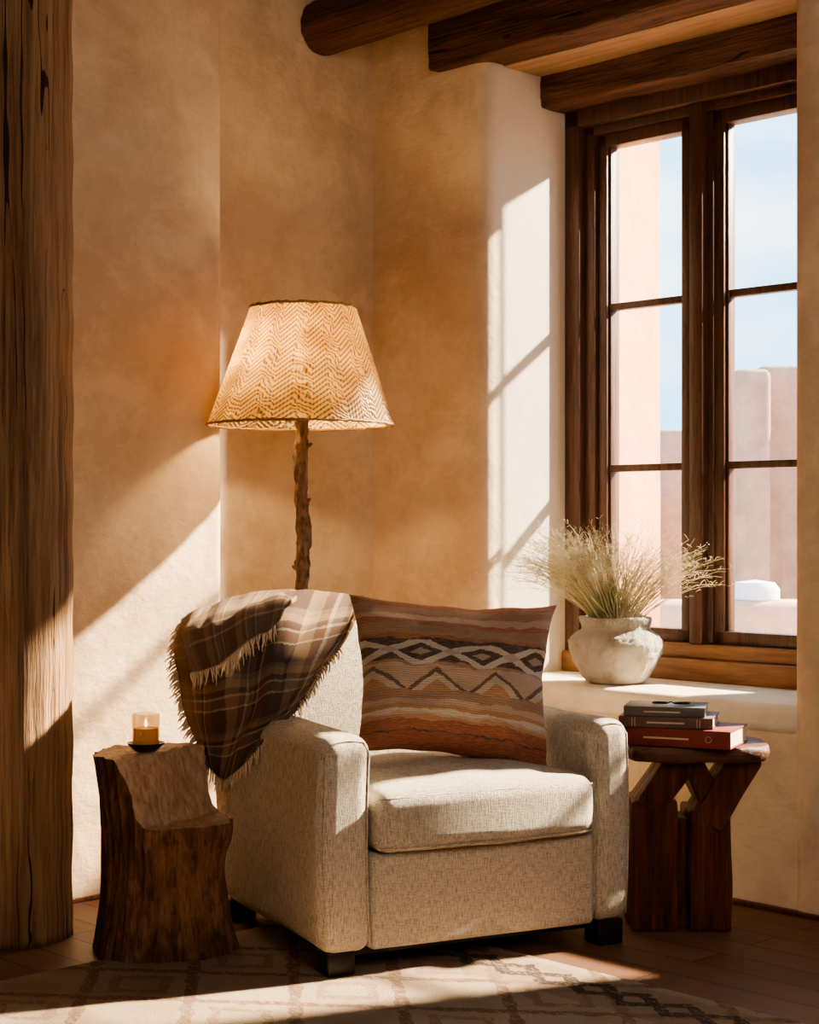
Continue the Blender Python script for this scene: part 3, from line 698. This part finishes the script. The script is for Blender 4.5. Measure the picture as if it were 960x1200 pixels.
for i in range(560):
    a=random.uniform(0,2*PI); rr=.06*math.sqrt(random.random()); b0=Vector((rr*math.cos(a),rr*math.sin(a),random.uniform(-.02,.02)))
    ang=random.uniform(0,2*PI)
    if random.random()<.35: ang=random.uniform(PI*.8,PI*1.4)
    d=Vector((math.cos(ang),math.sin(ang)*.35,0)).normalized()
    sp=random.random()**.6
    side=abs(math.cos(ang)); lean=sp*(.35+.65*side)
    L=random.uniform(.24,.38)+(.18 if d.x<0 else .12)*lean
    pts=[];q=b0.copy(); el=PI/2-.82*lean-random.uniform(0,.12); K=8
    for k in range(K+1):
        pts.append(q.copy()); el-=(.04+.19*lean)*(k/K)
        q=q+(d*math.cos(el)+Vector((0,0,1))*math.sin(el))*L/K
        out=(q+gr.location-Vector((OX,OY,0))).dot(nd)
        if out>.43: q-=nd*(out-.43)
        inn=(q+gr.location-Vector((OX,OY,0))).dot(wd)
        if inn<.02: q+=wd*(.02-inn)
    tube(bmA,pts,[.0018*(1-.75*k/K) for k in range(K+1)],4)
    if i%2==0:
        for k in range(12):
            s_=pts[K-4+ k%4]+ (pts[K]-pts[K-2])*random.random()*.6; e=s_+Vector((random.uniform(-.020,.020),random.uniform(-.015,.005),random.uniform(-.008,.022)))
            tube(bmB,[s_,(s_+e)/2+Vector((0,0,.003)),e],[.0005,.0010,.0005],4)
fin(bmA,'grass_blades','grass',gr,ang=180)['kind']='stuff'
fin(bmB,'seed_heads','seed',gr,ang=180)['kind']='stuff'
# ================= RUG
bm=bmesh.new(); box(bm,.34,4.2,-4.5,-1.00,0,.008,.003); o=inloc(fin(bm,'area_rug','rug')); tag(o,'pale beige woven rug with dark diamond border under the armchair','rug')
# ================= OUTSIDE
bm=bmesh.new(); box(bm,-30,40,NE+.0,60,-.6,-.5); o=inloc(fin(bm,'ground','ground',smooth=False)); struct(o)
def bld(parts,label):
    bm=bmesh.new()
    for p in parts: box(bm,*p,.10,3)
    o=fin(bm,'adobe_building','ext',loc=Vector((parts[0][0],parts[0][2],-.5))); tag(o,label,'building')
def bx_(px0,px1,py,Y,d=4): a=at(px0,py,Y);b=at(px1,py,Y); return (a.x,b.x,Y,Y+d,-.5,a.z)
bld([bx_(862,905,432,24),bx_(890,1100,428,24.6,4)],'tall pink adobe block seen through the right window sash')
bld([bx_(700,775,560,32,1.9),bx_(757,845,503,34)],'low stepped adobe building seen through the left window sash')
bm=bmesh.new(); a=at(700,705,13); b=at(1050,705,13); box(bm,a.x,b.x,13,13.5,-.5,a.z,.08,3); o=fin(bm,'parapet_wall','stucco',loc=(a.x,13,-.5)); tag(o,'low peach adobe parapet outside the window','wall')
bm=bmesh.new(); lathe(bm,[(.17,0),(.19,.02),(.19,.10),(.15,.15),(.0,.17)],32); o=fin(bm,'roof_vent','white'); p=at(885,705,13.25); o.location=(p.x,13.25,p.z); tag(o,'round white rooftop vent on the parapet outside','vent')
# ================= LIGHTS
def sun(dirv,E,col,ang,name):
    L=bpy.data.lights.new(name,'SUN'); L.energy=E; L.color=col; L.angle=math.radians(ang); o=bpy.data.objects.new(name,L); C.objects.link(o)
    o.rotation_euler=Vector(dirv).to_track_quat('-Z','Y').to_euler(); return o
def spot(name,tgt,dirv,dist,P,col,size,soft=.06):
    L=bpy.data.lights.new(name,'SPOT'); L.energy=P; L.color=col; L.spot_size=math.radians(size); L.spot_blend=.35; L.shadow_soft_size=soft
    o=bpy.data.objects.new(name,L); C.objects.link(o); o.location=tgt+dirv*dist; o.rotation_euler=(-dirv).to_track_quat('-Z','Y').to_euler()
D=-nd-.40*wd; D.z=-.72
sun(D,40,(1,.84,.62),1.9,'sunlight')
spot('added_reveal_spot',LW(0,.22,1.75),wd*1.1+nd*1.0+Vector((0,0,.72)),4.9,15000,(1,.87,.70),17,.13)  # added lamp outside, stands in for sunlight on the left niche reveal
L=bpy.data.lights.new('bulb_light','POINT'); L.energy=19; L.color=(1,.68,.34); L.shadow_soft_size=.04; o=bpy.data.objects.new('bulb_light',L); C.objects.link(o); o.location=lp+Vector((-.09,-.03,1.80))
L=bpy.data.lights.new('room_fill','AREA'); L.energy=58; L.color=(1,.88,.76); L.size=1.8; o=bpy.data.objects.new('room_fill',L); C.objects.link(o); o.location=(1.2,1.2,2.7); o.rotation_euler=(Vector((0,5.3,.8))-o.location).to_track_quat('-Z','Y').to_euler()
# world
W=bpy.data.worlds.new('sky'); S.world=W; W.use_nodes=True; t=W.node_tree; bg=t.nodes['Background']
tc=t.nodes.new('ShaderNodeTexCoord'); mp=t.nodes.new('ShaderNodeMapping'); mp.inputs['Scale'].default_value=(1.2,1.2,4); t.links.new(tc.outputs['Generated'],mp.inputs[0])
nn=t.nodes.new('ShaderNodeTexNoise'); nn.inputs['Scale'].default_value=3.5; nn.inputs['Detail'].default_value=6; t.links.new(mp.outputs[0],nn.inputs[0])
rp=t.nodes.new('ShaderNodeValToRGB'); rp.color_ramp.elements[0].position=.44; rp.color_ramp.elements[0].color=(.30,.66,1,1); rp.color_ramp.elements[1].position=.68; rp.color_ramp.elements[1].color=(.88,.96,1,1)
t.links.new(nn.outputs['Fac'],rp.inputs[0]); t.links.new(rp.outputs[0],bg.inputs[0]); bg.inputs[1].default_value=3.8
S.view_settings.look='AgX - Medium High Contrast'
# camera
cm=bpy.data.cameras.new('cam'); cm.sensor_fit='VERTICAL'; cm.sensor_height=36; cm.lens=F/1200*36; cm.shift_y=12/1200; cm.clip_end=500
o=bpy.data.objects.new('cam',cm); C.objects.link(o); o.location=(0,0,CH); o.rotation_euler=(PI/2,0,0); S.camera=o
